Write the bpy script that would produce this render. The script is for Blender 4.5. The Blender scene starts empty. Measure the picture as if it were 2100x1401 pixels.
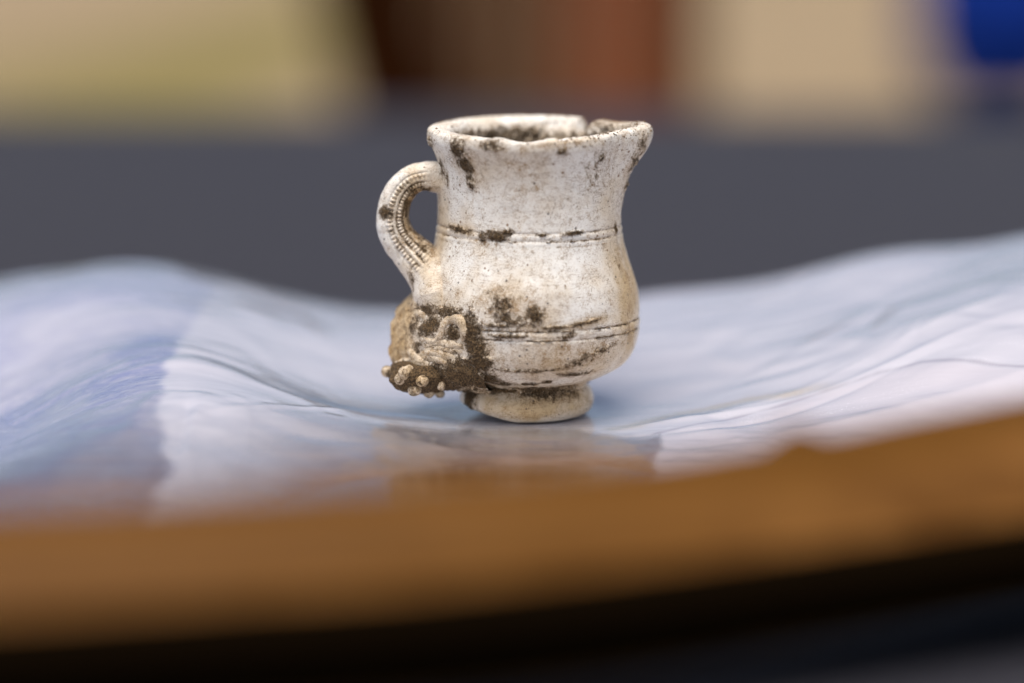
import bpy, bmesh, math, random
import numpy as np
from mathutils import Vector, Matrix
from mathutils.bvhtree import BVHTree

R = math.radians
MM = 0.001
random.seed(7)
rng = np.random.default_rng(7)
S = bpy.context.scene

# ------------------------------------------------------------------ camera
PITCH = 9.3
CAM = np.array([0.0, -314.3, 60.9])            # mm
FPX = 5000.0
cd = bpy.data.cameras.new('camera')
cam = bpy.data.objects.new('camera', cd)
S.collection.objects.link(cam)
cam.location = CAM * MM
cam.rotation_euler = (R(90 - PITCH), 0, 0)
cd.sensor_width = 36.0
cd.lens = 36.0 * FPX / 2100
cd.clip_start = 0.01
cd.clip_end = 2000
cd.dof.use_dof = True
cd.dof.focus_distance = 0.309
cd.dof.aperture_fstop = cd.lens / 15.5
cd.dof.aperture_blades = 0
S.camera = cam
fw = np.array([0, math.cos(R(PITCH)), -math.sin(R(PITCH))])
up = np.array([0, math.sin(R(PITCH)), math.cos(R(PITCH))])
rt = np.array([1.0, 0, 0])

# ------------------------------------------------------------------ world, sun
SUN_EL, SUN_AZ = 74, -160          # azimuth measured clockwise from +Y (north)
w = bpy.data.worlds.new("World")
S.world = w
w.use_nodes = True
nt = w.node_tree
nt.nodes.clear()
sky = nt.nodes.new('ShaderNodeTexSky')
sky.sky_type = 'NISHITA'
sky.sun_disc = False
sky.sun_elevation = R(SUN_EL)
sky.sun_rotation = R(SUN_AZ)
sky.air_density = 1.0
sky.dust_density = 4.5
sky.ozone_density = 1.0
bg = nt.nodes.new('ShaderNodeBackground')
bg.inputs['Strength'].default_value = 0.105
wo = nt.nodes.new('ShaderNodeOutputWorld')
nt.links.new(sky.outputs[0], bg.inputs[0])
nt.links.new(bg.outputs[0], wo.inputs[0])

sl = bpy.data.lights.new('sun', 'SUN')
sl.energy = 2.7
sl.angle = R(55)
sl.color = (1.0, 0.945, 0.87)
so = bpy.data.objects.new('sun', sl)
S.collection.objects.link(so)
az, el = R(SUN_AZ), R(SUN_EL)
dsun = Vector((math.sin(az) * math.cos(el), math.cos(az) * math.cos(el), math.sin(el)))
so.rotation_euler = dsun.to_track_quat('Z', 'Y').to_euler()
S.view_settings.view_transform = 'Standard'
S.view_settings.look = 'None'
S.view_settings.exposure = 0.32
S.view_settings.gamma = 1.0
S.cycles.max_bounces = 8

# ------------------------------------------------------------------ helpers
def link(o, parent=None):
    S.collection.objects.link(o)
    if parent:
        o.parent = parent
    return o

def empty(name, loc, label, cat, group=None):
    o = bpy.data.objects.new(name, None)
    o.empty_display_size = 0.01
    o.location = [c * MM for c in loc]
    link(o)
    o['label'] = label
    o['category'] = cat
    if group:
        o['group'] = group
    return o

def meshobj(name, V, F, mat, parent=None, smooth=True, attrs=None, loc=None):
    """V in mm, relative to the object's origin"""
    me = bpy.data.meshes.new(name)
    V = np.asarray(V, dtype=np.float64) * MM
    if isinstance(F, np.ndarray):
        nf, k = F.shape
        me.vertices.add(len(V))
        me.vertices.foreach_set('co', V.astype(np.float32).ravel())
        me.loops.add(nf * k)
        me.loops.foreach_set('vertex_index', F.astype(np.int32).ravel())
        me.polygons.add(nf)
        me.polygons.foreach_set('loop_start', np.arange(0, nf * k, k, dtype=np.int32))
        me.update(calc_edges=True)
        me.validate()
    else:
        me.from_pydata([tuple(v) for v in V], [], F)
    me.materials.append(mat)
    if smooth:
        me.polygons.foreach_set('use_smooth', [True] * len(me.polygons))
    if attrs:
        for k_, a in attrs.items():
            at = me.attributes.new(k_, 'FLOAT', 'POINT')
            at.data.foreach_set('value', np.asarray(a, dtype=np.float32).ravel())
    o = bpy.data.objects.new(name, me)
    if loc is not None:
        o.location = [c * MM for c in loc]
    return link(o, parent)

def grid_faces(n, m, closed=False):
    """n rows, m columns, columns wrap if closed"""
    i = np.arange(n - 1)[:, None]
    j = np.arange(m if closed else m - 1)[None, :]
    j2 = (j + 1) % m
    a = i * m + j; b = i * m + j2; c = (i + 1) * m + j2; d = (i + 1) * m + j
    return np.stack([a, b, c, d], -1).reshape(-1, 4)

def _hash(ix, iy, iz, seed):
    h = (ix.astype(np.int64) * 374761393 + iy.astype(np.int64) * 668265263 + iz.astype(np.int64) * 2147483647 + seed * 974711)
    h = (h ^ (h >> 13)) * 1274126177
    h = h ^ (h >> 16)
    return (h & 0xFFFFFF) / float(0xFFFFFF)

def vnoise(P, scale, seed=0):
    P = P * scale
    I = np.floor(P).astype(np.int64)
    f = P - I
    f = f * f * f * (f * (f * 6 - 15) + 10)
    out = 0
    for dx in (0, 1):
        for dy in (0, 1):
            for dz in (0, 1):
                wgt = (f[..., 0] if dx else 1 - f[..., 0]) * (f[..., 1] if dy else 1 - f[..., 1]) * (f[..., 2] if dz else 1 - f[..., 2])
                out = out + wgt * _hash(I[..., 0] + dx, I[..., 1] + dy, I[..., 2] + dz, seed)
    return out

def fbm(P, scale, octv=4, seed=0, gain=0.5):
    a, s, t, n = 1.0, scale, 0.0, 0.0
    for k in range(octv):
        t = t + a * vnoise(P, s, seed + k * 17)
        n += a
        a *= gain
        s *= 2.07
    return t / n

def sstep(x, a, b):
    t = np.clip((x - a) / (b - a), 0, 1)
    return t * t * (3 - 2 * t)

def catmull(pts, n):
    P = np.array(pts, float)
    d = np.r_[0, np.cumsum(np.sqrt(((P[1:, :2] - P[:-1, :2]) ** 2).sum(1)))]
    t = np.linspace(0, d[-1], n)
    # monotone-ish cubic (pchip like) per coordinate
    out = []
    for c in range(P.shape[1]):
        y = P[:, c]
        h = np.diff(d); dl = np.diff(y) / h
        m = np.zeros(len(y))
        m[0], m[-1] = dl[0], dl[-1]
        for i in range(1, len(y) - 1):
            m[i] = (dl[i - 1] * h[i] + dl[i] * h[i - 1]) / (h[i] + h[i - 1])
        k = np.clip(np.searchsorted(d, t) - 1, 0, len(h) - 1)
        u = (t - d[k]) / h[k]
        out.append((2 * u**3 - 3 * u**2 + 1) * y[k] + (u**3 - 2 * u**2 + u) * h[k] * m[k]
                   + (-2 * u**3 + 3 * u**2) * y[k + 1] + (u**3 - u**2) * h[k] * m[k + 1])
    return np.stack(out, 1)

# ---- node helper
class NT:
    def __init__(s, name):
        s.m = bpy.data.materials.new(name)
        s.m.use_nodes = True
        s.t = s.m.node_tree
        s.b = s.t.nodes['Principled BSDF']
        s.out = s.t.nodes['Material Output']
    def n(s, typ, **kw):
        nd = s.t.nodes.new(typ)
        for k, v in kw.items():
            if k.startswith('i_'):
                key = k[2:]
                nd.inputs[int(key) if key.isdigit() else key].default_value = v
            else:
                setattr(nd, k, v)
        return nd
    def l(s, a, b):
        s.t.links.new(a, b)
    def coords(s, scale=(1000, 1000, 1000), rot=(0, 0, 0)):
        tc = s.n('ShaderNodeTexCoord')
        mp = s.n('ShaderNodeMapping')
        mp.inputs['Scale'].default_value = scale
        mp.inputs['Rotation'].default_value = rot
        s.l(tc.outputs['Object'], mp.inputs[0])
        return mp.outputs[0]
    def noise(s, vec, scale, detail=4, rough=0.55, dist=0.0):
        nd = s.n('ShaderNodeTexNoise')
        nd.inputs['Scale'].default_value = scale
        nd.inputs['Detail'].default_value = detail
        nd.inputs['Roughness'].default_value = rough
        nd.inputs['Distortion'].default_value = dist
        s.l(vec, nd.inputs['Vector'])
        return nd.outputs['Fac']
    def ramp(s, fac, a, b, lo=0.0, hi=1.0, smooth=True):
        nd = s.n('ShaderNodeMapRange')
        nd.interpolation_type = 'SMOOTHSTEP' if smooth else 'LINEAR'
        nd.inputs['From Min'].default_value = a
        nd.inputs['From Max'].default_value = b
        nd.inputs['To Min'].default_value = lo
        nd.inputs['To Max'].default_value = hi
        s.l(fac, nd.inputs['Value'])
        return nd.outputs[0]
    def math(s, op, a, b=None, clamp=False):
        nd = s.n('ShaderNodeMath', operation=op)
        nd.use_clamp = clamp
        for i, x in enumerate((a, b)):
            if x is None:
                continue
            if isinstance(x, (int, float)):
                nd.inputs[i].default_value = x
            else:
                s.l(x, nd.inputs[i])
        return nd.outputs[0]
    def mix(s, fac, a, b):
        nd = s.n('ShaderNodeMix', data_type='RGBA')
        for inp, x in ((nd.inputs[0], fac), (nd.inputs[6], a), (nd.inputs[7], b)):
            if isinstance(x, (int, float)):
                inp.default_value = x
            elif isinstance(x, tuple):
                inp.default_value = (*x, 1) if len(x) == 3 else x
            else:
                s.l(x, inp)
        return nd.outputs[2]
    def attr(s, name):
        nd = s.n('ShaderNodeAttribute', attribute_name=name)
        return nd.outputs['Fac']
    def bump(s, h, strength, dist, prev=None):
        nd = s.n('ShaderNodeBump')
        nd.inputs['Strength'].default_value = strength
        nd.inputs['Distance'].default_value = dist
        s.l(h, nd.inputs['Height'])
        if prev is not None:
            s.l(prev, nd.inputs['Normal'])
        return nd.outputs[0]

# ------------------------------------------------------------------ materials
def ceramic_material():
    m = NT('weathered_clay')
    v = m.coords()
    soil_a, stain_a, tan_a = m.attr('soil'), m.attr('stain'), m.attr('tan')
    big = m.noise(v, 0.22, 3)
    fine = m.noise(v, 3.2, 6, 0.7)
    grain = m.noise(v, 9.0, 3, 0.6)
    mid = m.noise(v, 0.8, 6, 0.68)
    # body colour: chalky white to cream
    tfac = m.math('ADD', tan_a, m.ramp(big, 0.38, 0.75, -0.04, 0.36), clamp=True)
    col = m.mix(tfac, (0.90, 0.88, 0.82), (0.58, 0.43, 0.24))
    # faint mottling
    fg = m.noise(v, 6.5, 5, 0.78)
    gate0 = m.ramp(m.math('ADD', m.noise(v, 0.45, 4, 0.6), m.math('MULTIPLY', stain_a, 0.25)), 0.46, 0.70, 0.04, 1.0)
    col = m.mix(m.math('MULTIPLY', m.ramp(fg, 0.48, 0.66, 0.0, 0.5), gate0), col, (0.52, 0.34, 0.15))
    # ochre stain, mottled
    st = m.math('ADD', m.math('MULTIPLY', stain_a, 0.60), m.ramp(mid, 0.3, 0.75, -0.50, 0.50))
    st = m.math('ADD', st, m.ramp(fg, 0.3, 0.7, -0.60, 0.60))
    stf = m.ramp(st, 0.22, 0.95, 0.0, 0.88)
    col = m.mix(stf, col, (0.33, 0.195, 0.075))
    # scratches in three directions
    scr = None
    for k, (rot, sc, thr, sd) in enumerate((((0, R(8), 0), (0.16, 0.5, 2.6), 0.010, 0.35), ((0, R(-24), 0), (0.2, 0.5, 2.8), 0.009, 0.55),
                                            ((0, R(62), 0), (0.22, 0.5, 2.4), 0.007, 0.7), ((0, R(-3), 0), (0.10, 0.5, 3.4), 0.009, 0.5))):
        tc = m.n('ShaderNodeTexCoord')
        mr = m.n('ShaderNodeMapping'); mr.inputs['Rotation'].default_value = rot
        mr.inputs['Scale'].default_value = (1000, 1000, 1000)
        mr.inputs['Location'].default_value = (13.7 * k, 5.1 * k, 3.3)
        ms = m.n('ShaderNodeMapping'); ms.inputs['Scale'].default_value = sc
        m.l(tc.outputs['Object'], mr.inputs[0]); m.l(mr.outputs[0], ms.inputs[0])
        nz = m.noise(ms.outputs[0], 1.0, 1.5, 0.5)
        line = m.ramp(m.math('ABSOLUTE', m.math('SUBTRACT', nz, 0.5)), 0.0, thr * 3.2, 1.0, 0.0)
        gate = m.ramp(m.noise(mr.outputs[0], 0.33 + 0.07 * k, 4, 0.7), 0.47, 0.58)
        line = m.math('MULTIPLY', line, gate)
        scr = line if scr is None else m.math('MAXIMUM', scr, line)
    scr = m.math('MULTIPLY', scr, m.ramp(grain, 0.38, 0.58, 0.08, 0.6))
    col = m.mix(scr, col, (0.22, 0.12, 0.05))
    col = m.mix(m.ramp(m.attr('mark'), 0.15, .8, 0, .85), col, (0.20, 0.105, 0.040))
    # dark pin speckles
    vo = m.n('ShaderNodeTexVoronoi'); vo.inputs['Scale'].default_value = 1.15
    m.l(v, vo.inputs['Vector'])
    sep = m.n('ShaderNodeSeparateColor'); m.l(vo.outputs['Color'], sep.inputs[0])
    rad = m.ramp(sep.outputs[0], 0.4, 1.0, 0.0, 0.2, smooth=False)
    sp = m.math('LESS_THAN', vo.outputs['Distance'], rad)
    sp = m.math('MULTIPLY', sp, m.ramp(m.math('ADD', m.noise(v, 0.3, 2), m.math('MULTIPLY', stain_a, 0.35)), 0.5, 0.66))
    col = m.mix(m.math('MULTIPLY', sp, 0.85), col, (0.07, 0.055, 0.045))
    # caked soil
    sf = m.math('ADD', soil_a, m.ramp(m.noise(v, 1.3, 7, 0.72), 0.25, 0.75, -0.56, 0.56, smooth=False))
    sf = m.math('ADD', sf, m.ramp(m.noise(v, 5.5, 5, 0.8), 0.3, 0.7, -0.46, 0.46, smooth=False))
    sfac = m.ramp(sf, 0.44, 0.88)
    halo = m.ramp(sf, 0.04, 0.56, 0.0, 0.72)
    col = m.mix(halo, col, (0.30, 0.19, 0.085))
    scol = m.mix(m.ramp(m.noise(v, 4.0, 5, 0.8), 0.40, 0.66), (0.036, 0.022, 0.010), (0.25, 0.158, 0.075))
    col = m.mix(sfac, col, scol)
    m.l(col, m.b.inputs['Base Color'])
    m.b.inputs['Specular IOR Level'].default_value = 0.35
    m.l(m.mix(sfac, (0.50, 0.50, 0.50), (0.9, 0.9, 0.9)), m.b.inputs['Roughness'])
    b1 = m.bump(fine, 0.25, 0.00004)
    b2 = m.bump(m.math('MULTIPLY', sfac, m.noise(v, 3.5, 6, 0.75)), 1.0, 0.00035, b1)
    b3 = m.bump(m.math('MULTIPLY', scr, -1.0), 0.5, 0.00005, b2)
    m.l(b3, m.b.inputs['Normal'])
    m.b.inputs['Subsurface Weight'].default_value = 0.0
    return m.m

def simple(name, col, rough=0.6, noise=None, spec=0.5):
    m = NT(name)
    m.b.inputs['Roughness'].default_value = rough
    m.b.inputs['Specular IOR Level'].default_value = spec
    if noise:
        col2, sc, st = noise
        v = m.coords((1, 1, 1))
        f = m.noise(v, sc, 5, 0.6)
        m.l(m.mix(m.ramp(f, 0.35, 0.65), col, col2), m.b.inputs['Base Color'])
        m.l(m.bump(f, 0.4, st), m.b.inputs['Normal'])
    else:
        m.b.inputs['Base Color'].default_value = (*col, 1)
    return m.m

MCLAY = ceramic_material()

# ------------------------------------------------------------------ table top
def table_material():
    m = NT('grey_table_fabric')
    v = m.coords()
    wx = m.n('ShaderNodeTexWave', wave_type='BANDS', bands_direction='X'); wx.inputs['Scale'].default_value = 0.32
    wy = m.n('ShaderNodeTexWave', wave_type='BANDS', bands_direction='Y'); wy.inputs['Scale'].default_value = 0.32
    m.l(v, wx.inputs['Vector']); m.l(v, wy.inputs['Vector'])
    weave = m.math('MULTIPLY', wx.outputs['Fac'], wy.outputs['Fac'])
    c = m.mix(m.ramp(weave, 0.0, 0.7), (0.027, 0.0262, 0.033), (0.036, 0.035, 0.043))
    c = m.mix(m.ramp(m.noise(v, 0.006, 3), 0.35, 0.7, 0.0, 0.35), c, (0.028, 0.028, 0.037))
    m.l(c, m.b.inputs['Base Color'])
    m.b.inputs['Roughness'].default_value = 0.75
    m.b.inputs['Specular IOR Level'].default_value = 0.2
    m.l(m.bump(weave, 0.4, 0.0002), m.b.inputs['Normal'])
    return m.m

def box(name, lo, hi, mat, parent=None, bev=0.0, loc=(0, 0, 0), rot=None, shear=None):
    bm = bmesh.new()
    bmesh.ops.create_cube(bm, size=1.0)
    for v in bm.verts:
        v.co = Vector([(lo[i] + hi[i]) / 2 + v.co[i] * (hi[i] - lo[i]) for i in range(3)]) * MM
    if bev:
        bmesh.ops.bevel(bm, geom=list(bm.edges), offset=bev * MM, segments=3, affect='EDGES', profile=0.5)
    if shear:
        for v in bm.verts:
            v.co.x += v.co.z * shear
    me = bpy.data.meshes.new(name)
    bm.to_mesh(me); bm.free()
    me.materials.append(mat)
    o = bpy.data.objects.new(name, me)
    o.location = [c * MM for c in loc]
    if rot:
        o.rotation_euler = rot
    return link(o, parent)

TZ = -2.8            # table surface, mm
GZ = -750.0          # ground
tab = empty('table', (0, 150, GZ), 'dark grey cloth covered table under the plastic bag', 'table')
MT = table_material()
box('table_top', (-900, -700, TZ - 28 - GZ), (900, 470, TZ - GZ), MT, tab, bev=4)
MLEG = simple('dark_metal', (0.05, 0.05, 0.055), 0.4)
for sx in (-1, 1):
    for y in (-650, 420):
        box('leg', (sx * 830 - 18, y - 18, 0), (sx * 830 + 18, y + 18, TZ - 28 - GZ - 0.5), MLEG, tab, bev=3)

# ------------------------------------------------------------------ ground
def ground_material():
    m = NT('dry_soil_and_grass')
    v = m.coords((1, 1, 1))
    sepx = m.n('ShaderNodeSeparateXYZ'); m.l(v, sepx.inputs[0])
    n1 = m.noise(v, 0.35, 6, 0.7)
    n2 = m.noise(v, 9.0, 5, 0.7)
    soil = m.mix(m.ramp(n1, 0.3, 0.7), (0.255, 0.19, 0.11), (0.31, 0.235, 0.145))
    soil = m.mix(m.ramp(n2, 0.35, 0.7, 0, 0.4), soil, (0.27, 0.20, 0.13))
    grass = m.mix(m.ramp(n2, 0.3, 0.7), (0.145, 0.118, 0.036), (0.235, 0.190, 0.072))
    edge = m.math('ADD', sepx.outputs[0], m.ramp(n1, 0.2, 0.8, -0.5, 0.5))
    c = m.mix(m.ramp(edge, -1.7, -0.9), m.mix(m.ramp(edge, -3.9, -2.6), soil, grass), soil)
    m.l(c, m.b.inputs['Base Color'])
    m.b.inputs['Roughness'].default_value = 0.95
    m.b.inputs['Specular IOR Level'].default_value = 0.1
    m.l(m.bump(n2, 0.6, 0.03), m.b.inputs['Normal'])
    return m.m

n = 60
gx = np.sign(np.linspace(-1, 1, n)) * np.abs(np.linspace(-1, 1, n)) ** 3 * 900e3
X, Y = np.meshgrid(gx, gx, indexing='xy')
Z = np.zeros_like(X)
g = meshobj('ground', np.stack([X, Y, Z], -1).reshape(-1, 3), grid_faces(n, n), ground_material(), loc=(0, 0, GZ))
g['kind'] = 'structure'

# ------------------------------------------------------------------ things far behind (strongly out of focus)
def bgx(px, d):
    return (px - 1050) / FPX * d
def wood_mat(name, c1, c2):
    m = NT(name)
    v = m.coords((1, 1, 1))
    mp = m.n('ShaderNodeMapping'); mp.inputs['Scale'].default_value = (30, 30, 2.0)
    m.l(v, mp.inputs[0])
    f = m.noise(mp.outputs[0], 1.5, 6, 0.65, 0.6)
    m.l(m.mix(m.ramp(f, 0.3, 0.7), c1, c2), m.b.inputs['Base Color'])
    m.b.inputs['Roughness'].default_value = 0.85
    m.b.inputs['Specular IOR Level'].default_value = 0.05
    m.l(m.bump(f, 0.5, 0.002), m.b.inputs['Normal'])
    return m.m
MD = wood_mat('dark_stained_wood', (0.018, 0.005, 0.0005), (0.026, 0.007, 0.001))
MB = wood_mat('brown_wood', (0.085, 0.040, 0.020), (0.12, 0.058, 0.029))
MR = wood_mat('reddish_wood', (0.185, 0.060, 0.026), (0.25, 0.085, 0.040))
MDR = wood_mat('dark_reddish_wood', (0.085, 0.028, 0.008), (0.11, 0.036, 0.012))

D1 = 2300.0
yb = D1 - 314
post = empty('wooden_post', (bgx(818, D1) + 135, yb - 60, GZ), 'dark brown leaning post left of the board screen behind the table', 'post')
box('shaft', (-50, -30, 0), (50, 30, 1010), MD, post, bev=6, shear=-0.20)
box('cap', (-60, -40, 1010.5), (60, 40, 1030), MD, post, bev=5, shear=-0.20)
scr = empty('board_screen', (0, yb, GZ), 'screen of upright brown and reddish boards behind the table', 'screen')
edges = [(838, 905, MB), (905, 990, MB), (990, 1070, MB), (1070, 1152, MB), (1152, 1235, MR), (1235, 1318, MR), (1318, 1372, MR), (1372, 1432, MDR)]
for i, (a, b, mt) in enumerate(edges):
    o = box('board', (bgx(a, D1) + 1, -9 + (i % 2) * 2, 30), (bgx(b, D1) - 1, 9 + (i % 2) * 2, 985 + (i * 37 % 11) * 2), mt, scr, bev=2)
for zz in (180, 520, 860):
    box('rail', (bgx(838, D1), 12, zz), (bgx(1432, D1), 34, zz + 60), MB, scr, bev=2)
for px_ in (850, 1410):
    box('stake', (bgx(px_, D1) - 18, 35, 0), (bgx(px_, D1) + 18, 70, 930), MD, scr, bev=3)

# blue barrel far behind to the right
MBLUE = simple('blue_plastic', (0.0, 0.024, 0.24), 0.6, ((0.0, 0.016, 0.15), 4.0, 0.002), spec=.1)
D2 = 12000.0
bar = empty('plastic_barrel', (bgx(2050, D2), D2 - 314, GZ), 'dark blue plastic barrel on the soil at far right', 'barrel')
def lathe(name, prof, mat, parent, seg=48):
    V = []
    for r, z in prof:
        a = np.linspace(0, 2 * math.pi, seg, endpoint=False)
        V.append(np.stack([r * np.cos(a), r * np.sin(a), np.full(seg, z)], -1))
    V = np.concatenate(V)
    return meshobj(name, V, grid_faces(len(prof), seg, True), mat, parent)
rb = 430
lathe('drum', [(0, 0), (rb * .5, 0), (rb * .62, 30), (rb * .80, 120), (rb * .94, 260), (rb * .99, 300), (rb * 1.03, 315), (rb * .99, 330), (rb, 560),
               (rb * 1.03, 580), (rb, 600), (rb * .95, 800), (rb * .8, 890), (rb * .78, 905), (0, 905)], MBLUE, bar)
lathe('lid', [(rb * .84, 880), (rb * .88, 882), (rb * .88, 930), (rb * .8, 936), (rb * .4, 930), (0, 930)], simple('black_plastic', (0.02, 0.02, 0.025), 0.5), bar)

# ------------------------------------------------------------------ CLAY PIPE BOWL
KX, KZ = 0.064, 0.0648
X0 = (1080 - 1050) * KX
def zpx(y): return (836 - y) * KZ
NTH = 1040
th = np.linspace(-math.pi, math.pi, NTH, endpoint=False)

outer = [(836, 60, 1079), (836.5, 100, 1079), (835, 114, 1079), (830, 126, 1079), (820, 133.5, 1079), (808, 137, 1079), (797, 136, 1079), (787, 131, 1080), (779, 124, 1081),
         (774, 119, 1082), (770, 119, 1083), (764, 126, 1084), (756, 146, 1086), (746, 166, 1087), (732, 187, 1089), (716, 201, 1090), (700, 208.5, 1091),
         (680, 212.5, 1092), (655, 214.5, 1093), (625, 214.5, 1093), (600, 213, 1093), (570, 208, 1093), (540, 199, 1092), (510, 189.5, 1091),
         (480, 182.5, 1090), (450, 179, 1090), (425, 178, 1090), (390, 179, 1090), (355, 182.5, 1089), (325, 188, 1088), (305, 194, 1087), (290, 200, 1085),
         (280, 203.5, 1084), (270, 204, 1084), (262, 202, 1084), (258, 196, 1084), (257.5, 188, 1084)]
inner = [(258.5, 176, 1085), (262, 165, 1085), (270, 157, 1085), (285, 153, 1086), (320, 151, 1088), (380, 150, 1090), (450, 150, 1092), (540, 150, 1092),
         (600, 145, 1092), (640, 120, 1092), (665, 60, 1092), (670, 4, 1092)]
po = catmull([(a, b, c) for a, b, c in outer], 620)
pi_ = catmull([(a, b, c) for a, b, c in [outer[-1]] + inner], 200)[1:]
prof = np.concatenate([po, pi_])
NR = len(prof)
is_in = np.arange(NR) >= 620
py = prof[:, 0][:, None] + 0 * th
pr = prof[:, 1][:, None] + 0 * th
pc = prof[:, 2][:, None] + 0 * th
TH = np.broadcast_to(th, py.shape)
inn = np.broadcast_to(is_in[:, None], py.shape)

# neck and belly rings : grooves (in px of the profile height)
gmod = 0.25 + 0.65 * fbm(np.stack([np.cos(TH) * 3, np.sin(TH) * 3, py * 0.01], -1), 1.3, 3, 9)
def groove(yc, width, depth, wob=0.0, seed=0):
    global pr
    yy = yc + wob * np.sin(TH * 1.0 + seed)
    pr = pr - np.where(inn, 0, depth * gmod * np.exp(-((py - yy) / width) ** 2))
def ridge(yc, width, h):
    groove(yc, width, -h)
groove(452, 2.6, 2.6); ridge(459, 3.4, 1.3); groove(466.5, 2.2, 2.2); ridge(473, 2.4, .8)
groove(637, 2.4, 3.2); ridge(646, 5.0, 1.5); groove(656, 2.2, 2.6); ridge(661, 2.4, .7)

# spout
dth = (TH - R(2) + math.pi) % (2 * math.pi) - math.pi
spy = np.interp(py, [255, 262, 275, 290, 302, 318, 335, 355, 390, 430], [40, 43, 45, 44, 41, 32, 22, 13, 5, 0])
spw = np.interp(py, [255, 320, 430], [R(15), R(17), R(24)])
lobe = np.exp(-(np.abs(dth) / spw) ** 2.4)
pr = pr + np.where(inn, 0.92, 1.0) * spy * lobe
# slight pinch beside the spout
for s_ in (-1, 1):
    pr = pr - np.where(py < 400, 1, 0) * 4.5 * np.exp(-((dth - s_ * R(31)) / R(9)) ** 2) * sstep(-py, -380, -290) * (~inn)

dpi = (TH + math.pi + math.pi) % (2 * math.pi) - math.pi
pr = pr + np.where(inn, 0, 13) * np.exp(-(dpi / R(17)) ** 2) * sstep(py, 335, 380) * (1 - sstep(py, 520, 600))
# 3-D points (mm, world, pot frame with axis depth 0)
xw = (pc - 1050) * KX + pr * KX * np.cos(TH)
yw = pr * KX * np.sin(TH)
zw = (836 - py) * KZ
# tilt of the rim toward the camera
tiltw = sstep(-py, -400, -265)
zw = zw + tiltw * 0.052 * yw
zw = zw + sstep(-py, -330, -262) * lobe * 0.35
# foot worn on the left: base lifts
lift = sstep(-np.cos(TH), 0.1, 1.0) * sstep(py, 800, 836)
zw = zw + lift * 0.95
# chips on the rim : ceiling height as a function of angle
top = zpx(257.5)
ceil_ = np.full(th.shape, 1e3)
def chip(c_deg, w_deg, depth, pw=3):
    global ceil_
    d = (th - R(c_deg) + math.pi) % (2 * math.pi) - math.pi
    nz = (fbm(np.stack([th * 14, th * 0, th * 0], -1), 1.0, 4, int(c_deg) & 63) - 0.5) * 0.5
    h = 0.15 + depth * np.exp(-np.abs(d / R(w_deg)) ** pw) - 0.8 * sstep(np.abs(d), R(w_deg) * 1.15, R(w_deg) * 1.5)
    ceil_ = np.minimum(ceil_, np.where(np.abs(d) < R(w_deg) * 1.5, -h + nz * depth * 0.8, 1e3))
chip(46, 7.0, 2.1, 4)
chip(-93, 11, 0.55, 2)
chip(-70, 3, 0.22)
chip(-118, 5, 0.12)
lim = top + tiltw * 0.052 * yw + ceil_[None, :]
zw = np.where(py < 330, np.minimum(zw, lim), zw)
P = np.stack([xw, yw, zw], -1)
# broken rear inner lip (between rear chip and middle of the rear rim)
dd = np.exp(-np.abs((TH - R(66)) / R(14)) ** 4)
lipz = dd * np.where(inn, 1, 0) * np.exp(-((py - 268) / 16.0) ** 2) * (0.5 + fbm(P, 0.9, 3, 5))
P[..., 0] += np.cos(TH) * lipz * 0.7
P[..., 1] += np.sin(TH) * lipz * 0.7
# gentle hand-made unevenness
rad = np.stack([np.cos(TH), np.sin(TH), 0 * TH], -1)
Nz = (fbm(P, 0.13, 3, 11) - 0.5) * 0.55 + (fbm(P, 0.9, 3, 12) - 0.5) * 0.10
P += rad * (Nz * np.where(P[..., 2] < 0.6, 0.2, 1.0))[..., None]
rimz = sstep(-py, -300, -262)
P[..., 2] += rimz * (fbm(P, 0.8, 3, 13) - 0.5) * 0.16

# ---- handle (swept strap with a rope ridge and two rows of beads)
hp = [(950, 372), (925, 363), (898, 357), (872, 356), (846, 364), (825, 386), (812, 420), (811, 452), (821, 478), (842, 503), (866, 527), (888, 556), (902, 595), (912, 640)]
hc = catmull(hp, 620)
ht = np.gradient(hc, axis=0)
ht /= np.linalg.norm(ht, axis=1)[:, None]
hn = np.stack([-ht[:, 1], ht[:, 0]], 1)       # points to the outside of the loop
u_len = np.r_[0, np.cumsum(np.linalg.norm(np.diff(hc, axis=0), axis=1))] * KX
tt = np.linspace(0, 1, 620)
half = np.interp(tt, [0, .12, .2, .45, .60, .68, .76, .86, 1], [40, 32, 28, 32.5, 38, 44, 47, 50, 40]) * KX
deep = np.interp(tt, [0, .15, .45, .62, .74, .84, 1], [50, 34, 34, 36, 52, 70, 60]) * KX
NP = 120
ph = np.linspace(0, 2 * math.pi, NP, endpoint=False)
co, si = np.cos(ph), np.sin(ph)
ex = np.interp(tt, [0, .55, .75, 1], [.72, .72, 1.15, 1.3])[:, None]
cx = np.sign(co)[None] * np.abs(co)[None] ** ex; cy = np.sign(si)[None] * np.abs(si)[None] ** ex
acr = cx * half[:, None]                       # + = outside
dep = cy * deep[:, None]                        # - = toward camera
face = sstep(-cy, 0.35, 0.8)
t_ = -cx + 0 * tt[:, None]                      # -1 outer .. 1 inner
endw = sstep(u_len, 4.0, 5.5) * (1 - sstep(u_len, 18.5, 20.5))
relief = 0.30 * np.exp(-((t_ - 0.10) / 0.10) ** 2)
for c0, phs in ((-0.20, 0.0), (0.42, 0.4)):
    bead = np.clip(np.cos((u_len[:, None] / 0.50 + phs) * 2 * math.pi) * 0.5 + 0.5, 0, 1) ** 0.8
    relief = relief + 0.25 * bead * np.exp(-((t_ - c0) / 0.125) ** 2)
    relief = relief - 0.16 * np.exp(-((t_ - c0 - 0.17) / 0.05) ** 2) - 0.16 * np.exp(-((t_ - c0 + 0.17) / 0.05) ** 2)
relief = relief * endw[:, None] * face
dep = dep - relief
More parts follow.
